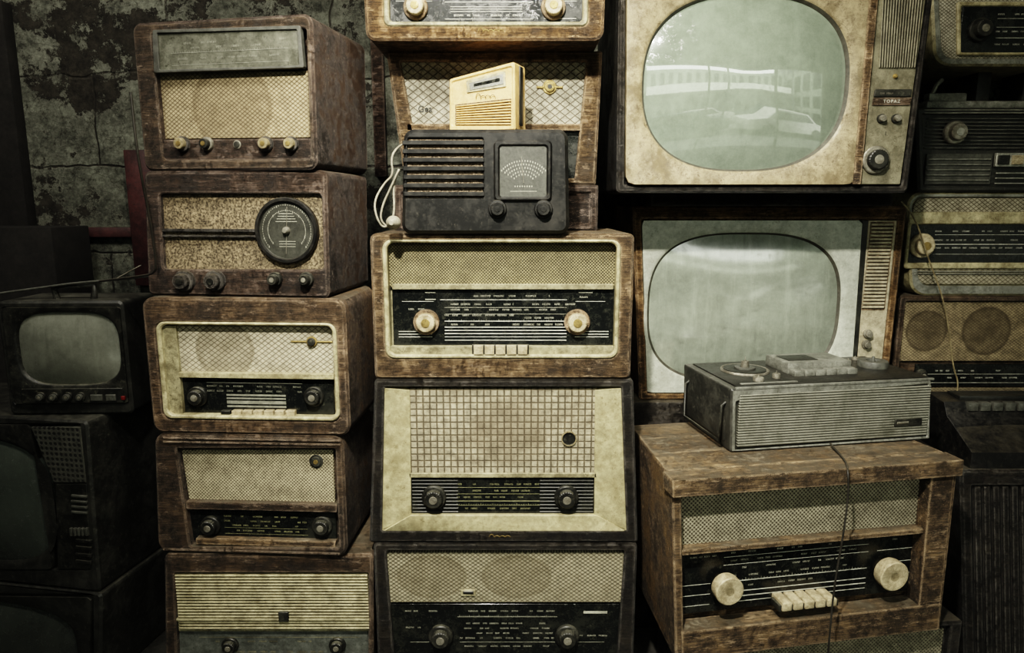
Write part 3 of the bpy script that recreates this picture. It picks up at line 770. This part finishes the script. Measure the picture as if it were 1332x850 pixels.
disc('volume_knob',xl+.09,.05,hgt+.003,.013,.010,metal,t.e); disc('volume_knob',xl+.15,.07,hgt+.003,.010,.012,metal,t.e)
disc('volume_knob',xr-.12,.18,hgt+.003,.009,.010,metal,t.e); disc('volume_knob',xr-.07,.22,hgt+.003,.009,.008,metal,t.e)
tube('carrying_handle',[(xl-.002,.03,hgt*.75),(xl-.014,.03,hgt*.7),(xl-.014,.03,.02),(xl-.014,.24,.02),(xl-.014,.24,hgt*.7),(xl-.002,.24,hgt*.75)],.004,blk,t.e)
zl_=zRB+.004
cp=[WZ(1080,577,zl_+.008),WZ(1085,583,zl_+.006),WZ(1093,592,zl_),WZ(1100,601,zl_),WZ(1102,607,zl_)]
cp+=[W(1103,613,-.155),W(1104,640,-.158),W(1098,690,-.165),W(1088,745,-.175),W(1081,800,-.185),W(1076,870,-.20),W(1074,950,-.21)]
o=tube('hanging_cord',[tuple(p) for p in cp],.0023,cordb,None,'NURBS'); o['label']='black cord drooping over the front of a wooden radio'; o['category']='cable'
TV2Y=.38
wz=W(980,521,TV2Y).z
o=boxw('storage_crate',.36,1.12,TV2Y-.02,.80,0,wz,wDark,.004); o['label']='dark wooden crate holding up a television'; o['category']='crate'
gasket=plain('dark_screen_rim',(.09,.085,.065),.5,0,.5)
t=T('television_set','wooden television with pale grey mask and dusty blank screen','television',1000,395,TV2Y,0,wz,GT)
t.cab(((832,522),(1153,522),(1181,268),(823,268)),.34,((842,512),(1144,512),(1168,285),(834,285)),.008,.004,.02,wOrange,wOrange)
gm=plain('pale_mask',(.56,.58,.50),.25,0,.4,(.22,.22,.17),9,.5,mot=.75)
sc2=screen_mat('screen_grey_green',(.29,.32,.265),(.14,.15,.115),.10,.55,.4,2.2,.9)
t.crt((843,304,1089,495),.010,.03,sc2,2.9,outer=((842,511),(1106,511),(1122,287),(835,287)),bez=gm,dip=.012,r=.004,gk=gasket)
t.panel('dark_strip',((1106,511),(1112,511),(1130,287),(1122,287)),.0,.02,blk,.001)
cp_=plain('cream_panel',(.56,.50,.36),.45,0,.45,(.15,.12,.07),20)
t.panel('control_panel',((1112,511),(1143,511),(1167,287),(1130,287)),-.002,.022,cp_,.003)
t.slats('speaker_slats',((1122,402),(1150,402),(1163,290),(1134,290)),-.008,24,cp_,.006,.62)
t.panel('slat_backing',((1121,404),(1151,404),(1164,289),(1133,289)),-.0035,.002,wTan,.001)
t.knob(1130,435,6,-.002,.016,(metal,metal,metal)); t.knob(1128,449,6,-.002,.016,(metal,metal,metal))
z2t=t.top
tvY=.16
zp=W(1000,251,tvY).z
zp=max(zp,z2t+.012)
o=boxw('wooden_plank',.38,1.04,.30,.62,z2t,zp,wDark,.003); o['label']='dark plank between two stacked televisions'; o['category']='plank'
t=T('television_set','large television with tan frame, pale green screen and side controls','television',1005,110,tvY,0,zp,GT)
t.cab(((802,252),(1181,252),(1222,-60),(806,-60)),.42,((812,242),(1173,242),(1212,-50),(814,-50)),.012,.006,.02,wDark)
tan=plain('tan_bezel',(.41,.34,.21),.38,0,.8,(.10,.072,.036),10)
sc1=screen_mat('screen_mint',(.26,.31,.245),(.20,.24,.175),.02,.3,.15,3.2)
t.crt((836,-6,1100,222),.006,.035,sc1,2.5,outer=((814,240),(1112,240),(1138,-49),(816,-49)),bez=tan,dip=.016,r=.02,gk=gasket)
t.panel('trim_strip',((1110,240),(1120,240),(1147,-49),(1136,-49)),-.014,.03,wTan,.002)
pm=plain('panel_bronze',(.27,.25,.175),.45,.1,.65,(.07,.06,.035),14)
t.panel('control_panel',((1120,240),(1171,240),(1211,-49),(1146,-49)),-.004,.02,pm,.003)
t.slats('speaker_slats',((1143,88),(1192,88),(1206,-45),(1150,-45)),-.009,15,pm,.006,.5,'v')
t.panel('speaker_cloth',((1143,88),(1192,88),(1206,-45),(1150,-45)),-.0055,.003,blk,.001)
t.panel('badge',((1135,137),(1184,137),(1187,127),(1137,127)),-.008,.006,wDeep,.002)
t.text('TOPAZ',1160,132,.0105,-.0085,printb,sp=1.35)
t.panel('badge',((1137,126),(1185,126),(1187,116),(1139,116)),-.008,.006,blk,.002)
t.dial((1145,119,1182,124),-.0085,[(.5,0,1)],metal,4)
for x in(1148,1167): t.knob(x,154,6,-.004,.014,(blk,metal,metal))
t.knob(1165,99,3,-.004,.006,(gold,gold,gold),'indicator',0)
t.text('I',1152,174,.014,-.0045,blk)
t.knob(1141,208,18,-.004,.022,(metal,blk,metal))
# ================= LEFT TELEVISIONS =================
tvb=dusty_black('charcoal_plastic',(.016,.016,.014),(.14,.135,.11),.45,.45,.5)
t=T('television_set','dark plastic television with perforated side vent on the floor','television',40,810,.12,-10,0,GT)
t.cab(((-150,960),(138,960),(130,757),(-160,757)),.34,((-140,950),(128,950),(120,772),(-150,772)),.012,.008,.02,tvb)
scd=screen_mat('screen_dark',(.04,.045,.04),(.09,.095,.08),.08,.35,0,1.6)
t.crt((-140,780,105,960),.010,.03,scd,3.4,outer=((-148,950),(122,950),(118,778),(-150,774)),bez=tvb,dip=.01)
dg=grille('perforated_black','dots',(.085,.085,.07),(.004,.004,.004),.014,(),.3,thr=.45,stainc=(.06,.055,.045))
xr=t.q[1].x; ht=t.q[2].y
boxw('side_vent',xr-.004,xr+.003,.08,.28,ht*.3,ht-.04,dg,.001,parent=t.e)
zl=t.top+.002
t=T('television_set','dark television with perforated speaker panel and sliders','television',30,640,.12,-10,zl,GT)
t.cab(((-160,752),(128,752),(112,540),(-160,540)),.30,((-150,742),(118,742),(104,552),(-152,552)),.012,.006,.02,tvb)
t.crt((-150,568,68,725),.008,.03,screen_mat('screen_dark_green',(.07,.08,.07),(.12,.13,.11),.08,.35,0,1.6),3.4,outer=((-152,741),(68,741),(38,553),(-152,553)),bez=tvb,dip=.01)
t.panel('speaker_panel',((70,628),(112,628),(104,556),(40,556)),-.002,.02,dg)
t.panel('control_panel',((75,741),(118,741),(112,630),(72,630)),-.001,.02,blk)
for i in range(4): t.panel('slider',(92,645+i*7,112,648+i*7),-.006,.006,greyp,.001)
for i in range(5): t.panel('button',(90+i*5,688,93+i*5,698),-.008,.008,greyp,.001)
for k in range(4): t.panel('button_rib',(98,703+k*9,118,707+k*9),-.006,.006,blk,.001)
zl2=t.top
t=T('television_set','small black portable television with grey screen and rod aerial','television',88,465,.14,2,zl2,GT)
t.cab((3,392,166,531),.17,(10,400,160,525),.014,.008,.012,tvb)
scg=screen_mat('screen_grey',(.19,.195,.165),(.09,.09,.075),.08,.5,.3,1.7)
t.crt((26,406,157,500),.004,.022,scg,3.6,outer=(10,400,161,525),bez=blk,dip=.010,r=.006)
t.panel('control_strip',(28,506,160,525),-.010,.01,blk)
for i,x in enumerate((52,69,87,104)): t.knob(x,517,6,-.010,.014,(blk,greyp,metal))
t.panel('button',(117,514,133,522),-.014,.006,greyp,.001); t.panel('button',(137,514,150,522),-.014,.006,greyp,.001)
red=plain('red_mark',(.20,.015,.012),.4); t.panel('indicator',(157,516,162,521),-.014,.006,red,.001)
q=t.q; ht=q[2].y
tube('carrying_handle',[(-.04,.05,ht-.002),(-.045,.05,ht+.03),(.06,.05,ht+.035),(.055,.05,ht-.002)],.009,blk,t.e)
tube('aerial',[(-.18,.03,ht+.016),(0,.04,ht+.040),(.235,.04,ht+.062)],.0034,greyp,t.e)
tube('aerial',[(.10,.06,ht+.045),(.17,.08,ht+.085)],.0016,metal,t.e)
a=W(-60,372,.60); b=W(66,296,.60)
o=boxw('storage_crate',a.x,b.x,.60,.80,0,b.z,blackwall,.004); o['label']='dark box standing by a peeling wall'; o['category']='crate'
# ================= FAR RIGHT STACK =================
FY=.44
zc=W(1270,530,FY).z
o=boxw('storage_crate',1.22,1.95,FY+.01,.80,0,zc,wDark,.004); o['label']='dark crate holding up a stack of radios'; o['category']='crate'
t=T('table_radio','low radio with speaker outlines behind mesh over a dark dial','radio',1300,460,FY,0,zc,GR)
t.cab((1163,385,1450,531),.28,(1172,392,1440,525),.012,.006,.02,wDeep)
cs=[(t.L(x,431,.01),r_) for x,r_ in((1205,.066),(1283,.078),(1360,.066))]
g=grille('cloth_circles','diamond',(.38,.31,.19),(.10,.07,.04),.009,[(c_.x,c_.y,r_) for c_,r_ in cs],.4,.9,thr=.3)
t.panel('speaker_grille',(1173,393,1439,470),.010,.008,g)
t.panel('dial',(1190,474,1439,503),.012,.006,blkg)
t.dial((1205,476,1430,502),.0112,[(.25,.05,.95),(.6,.05,.95)],printb,31,lines=[(.42,0,1,.001),(.85,0,1,.001)],fill=.7)
gl=grille('cloth_lower','diamond',(.30,.25,.16),(.08,.06,.035),.009,(),.45,thr=.3)
t.panel('lower_grille',(1180,505,1439,524),.012,.006,gl)
t.knob(1200,488,7,.012,.02,KB)
zz=t.top
t=T('table_radio','cream patterned radio with bowed base and ivory knob','radio',1330,310,FY,0,zz,GR)
t.cab(((1185,386),(1470,386),(1490,250),(1180,250)),.28,((1196,372),(1460,372),(1475,257),(1186,257)),.045,.03,.012,creamD,silver)
g=grille('cloth_cream','diamond',(.50,.46,.34),(.14,.115,.07),.012,(),.45,thr=.28,crisp=True)
t.panel('front_cloth',((1192,370),(1460,370),(1475,258),(1188,258)),.004,.008,g,.03)
t.ring('dial_frame',(1180,276,1465,350),(1184,292,1460,342),-.004,.006,cream,.01,.004)
t.panel('dial',(1183,292,1461,343),-.001,.006,blkg)
t.dial((1215,294,1455,340),-.0018,[(.15,0,1),(.4,0,1),(.62,0,1)],printb,33,lines=[(.25,0,1,.001),(.52,0,1,.002),(.8,0,1,.001)])
t.slats('trim_lines',(1190,352,1460,358),-.002,2,chrome,.006,.35)
t.knob(1202,320,16,-.001,.03,(ivory,ivory,gold))
zz=t.top
t=T('record_player','dark record player unit with ribbed front and metal knobs','record player',1330,180,FY-.01,0,zz)
t.cab(((1195,250),(1480,250),(1480,140),(1192,140)),.28,((1202,243),(1470,243),(1470,148),(1200,148)),.010,.006,.012,casegrey)
t.slats('ribs',(1205,152,1466,195),.004,9,silver,.006,.25)
t.slats('trim_lines',(1203,141,1470,149),-.003,2,chrome,.006,.35)
t.panel('key_strip',(1296,199,1466,217),-.002,.010,chrome,.002)
for i in range(8): t.panel('key',(1300+i*18,202,1314+i*18,214),-.008,.008,ivory if i%3 else blk,.001)
t.panel('lower_panel',(1204,200,1290,240),.004,.008,greyp,.002)
t.slats('trim_lines',(1206,204,1288,238),.0,5,silver,.006,.3)
t.slats('trim_lines',(1296,222,1466,242),.0,3,chrome,.006,.25)
for x in(1245,1400): t.knob(x,172,15,.004,.03,(metal,metal,chrome))
q=t.q; ht=q[2].y
boxw('turntable_plinth',q[0].x+.01,q[1].x-.01,.02,.27,ht-.001,ht+.022,silver,.006,parent=t.e)
boxw('control_box',q[0].x+.02,q[0].x+.13,.03,.06,ht+.02,ht+.045,silver,.004,parent=t.e)
tube('tone_arm',[(q[0].x+.03,.05,ht+.02),(q[0].x+.05,.05,ht+.07),(q[0].x+.07,.06,ht+.085)],.006,chrome,t.e)
zt_=t.O.z+ht+.045
zz=max(zt_,W(1330,86,FY).z)
boxw('support_block',q[1].x-.30,q[1].x-.26,.1,.2,ht+.02,zz-t.O.z,blk,.002,parent=t.e)
boxw('support_block',q[0].x+.20,q[0].x+.24,.1,.2,ht+.02,zz-t.O.z,blk,.002,parent=t.e)
t=T('table_radio','cream patterned radio with rounded base, topping a stack','radio',1350,30,FY,0,zz,GR)
t.cab(((1216,86),(1500,86),(1510,-80),(1208,-80)),.28,((1226,76),(1490,76),(1500,-70),(1218,-70)),.045,.03,.012,creamD,silver)
g2=grille('cloth_white','diamond',(.60,.565,.46),(.18,.165,.11),.009,(),.35,thr=.32,crisp=True)
t.panel('front_cloth',((1224,76),(1490,76),(1500,-70),(1216,-70)),.004,.008,g2,.03)
t.ring('dial_frame',((1246,72),(1480,72),(1480,2),(1246,2)),((1251,68),(1476,68),(1476,8),(1251,8)),-.004,.006,cream,.006,.004)
t.panel('dial',(1250,7,1477,69),-.001,.006,blkg)
t.dial((1296,10,1470,66),-.0018,[(.15,0,1),(.35,0,1),(.55,0,1),(.85,0,1)],printb,35,lines=[(.25,0,1,.001),(.45,0,1,.001),(.7,0,1,.0015)])
t.knob(1278,38,15,-.001,.03,KB)
t=T('wooden_cabinet','dark brown slatted wooden cabinet on the floor','cabinet',1320,720,.12,0,0)
t.cab(((1248,950),(1470,950),(1478,612),(1250,612)),.28,((1262,935),(1456,935),(1462,632),(1264,632)),.006,.004,.014,wDark,wDark,blackwall)
t.slats('front_slats',((1264,933),(1454,933),(1460,634),(1266,634)),.004,16,wDark,.010,.6,'v')
zz=t.top
t=T('cassette_recorder','black desk cassette recorder with sloping front and raised lid','recorder',1325,560,.13,0,zz)
p0=t.L(1262,612).x; p1=t.L(1430,612).x; hh=W(1300,522,.25).z-zz
pr=[(0,0),(0,.045),(.12,hh*.72),(.14,hh*.95),(.22,hh),(.26,hh*.8),(.26,0)]
loops=[[(x,a,b) for a,b in pr] for x in(p0,p0+.003,p1-.003,p1)]
for k in(0,3): loops[k]=[(x,a*.985+.002,b*.985) for x,a,b in loops[k]]
finish(loft(loops),'body',t.e,[bake],50)
boxw('lid',p0+.05,p1-.03,.15,.21,hh-.012,hh+.006,deckm,.003,parent=t.e)
for i in range(5): boxw('key',p0+.06+i*.035,p0+.088+i*.035,.122,.142,hh*.8,hh*.96,greyp,.002,parent=t.e)
# cords
P=[(1172,262,.34),(1190,280,.36),(1205,330,.38),(1228,390,.38),(1236,440,.38),(1240,480,.39),(1248,500,.40),(1243,520,.40)]
o=tube('hanging_cord',[tuple(W(a,b,c)) for a,b,c in P],.0022,dull,None,'NURBS'); o['label']='thin brown cord hanging in front of stacked radios'; o['category']='cable'
P=[(170,120,-.03),(176,180,-.04),(184,230,-.03),(196,290,.0),(203,340,.01),(202,356,.02),(180,360,.05),(130,366,.10)]
o=tube('hanging_cord',[tuple(W(a,b,c)) for a,b,c in P],.0028,cordb,None,'NURBS'); o['label']='dark cable hanging beside two stacked wooden radios'; o['category']='cable'
# ---------------- lights ----------------
def light(name,kind,loc,tgt,p,col,**k):
    l=bpy.data.lights.new(name,kind); l.energy=p; l.color=col
    for a_,v in k.items(): setattr(l,a_,v)
    o=bpy.data.objects.new(name,l); COL.objects.link(o); o.location=loc
    o.rotation_euler=(Vector(tgt)-Vector(loc)).to_track_quat('-Z','Y').to_euler(); return o
cx_=(OX0+OX1)/2
p_=light('window_portal','AREA',(cx_,YF+.02,1.3),(cx_,0,1.3),1,(1,1,1),shape='RECTANGLE',size=OX1-OX0,size_y=2.6); p_.data.cycles.is_portal=True
light('added_fill_light','AREA',(.05,-.75,2.65),(.05,.1,.9),14,(1.0,.95,.80),shape='RECTANGLE',size=.4,size_y=.2)  # added key light above the stacks, no real fixture, for falloff
light('added_center_spot','SPOT',(-.25,-1.5,2.6),(.10,.1,1.10),235,(1.0,.96,.84),spot_size=math.radians(64),spot_blend=1.0,shadow_soft_size=.04)  # added soft spot that brightens the centre and lets the edges drop off
light('added_fill_light','AREA',(-1.2,-.5,2.6),(-1.35,.8,1.4),8,(1.0,.97,.88),shape='RECTANGLE',size=.4,size_y=.3)  # added light to lift the left wall, no real fixture
w=bpy.data.worlds.new('w'); S.world=w; w.use_nodes=True
w.node_tree.nodes['Background'].inputs[0].default_value=(.95,1.0,.88,1); w.node_tree.nodes['Background'].inputs[1].default_value=2.3
# ---------------- camera ----------------
c=bpy.data.cameras.new('camera'); c.sensor_width=36; c.lens=36*F/1332
o=bpy.data.objects.new('camera',c); COL.objects.link(o); o.location=CAM; o.rotation_euler=(math.radians(90)-TH,0,0)
S.camera=o
S.view_settings.view_transform='Filmic'; S.view_settings.look='High Contrast'; S.view_settings.exposure=0.75
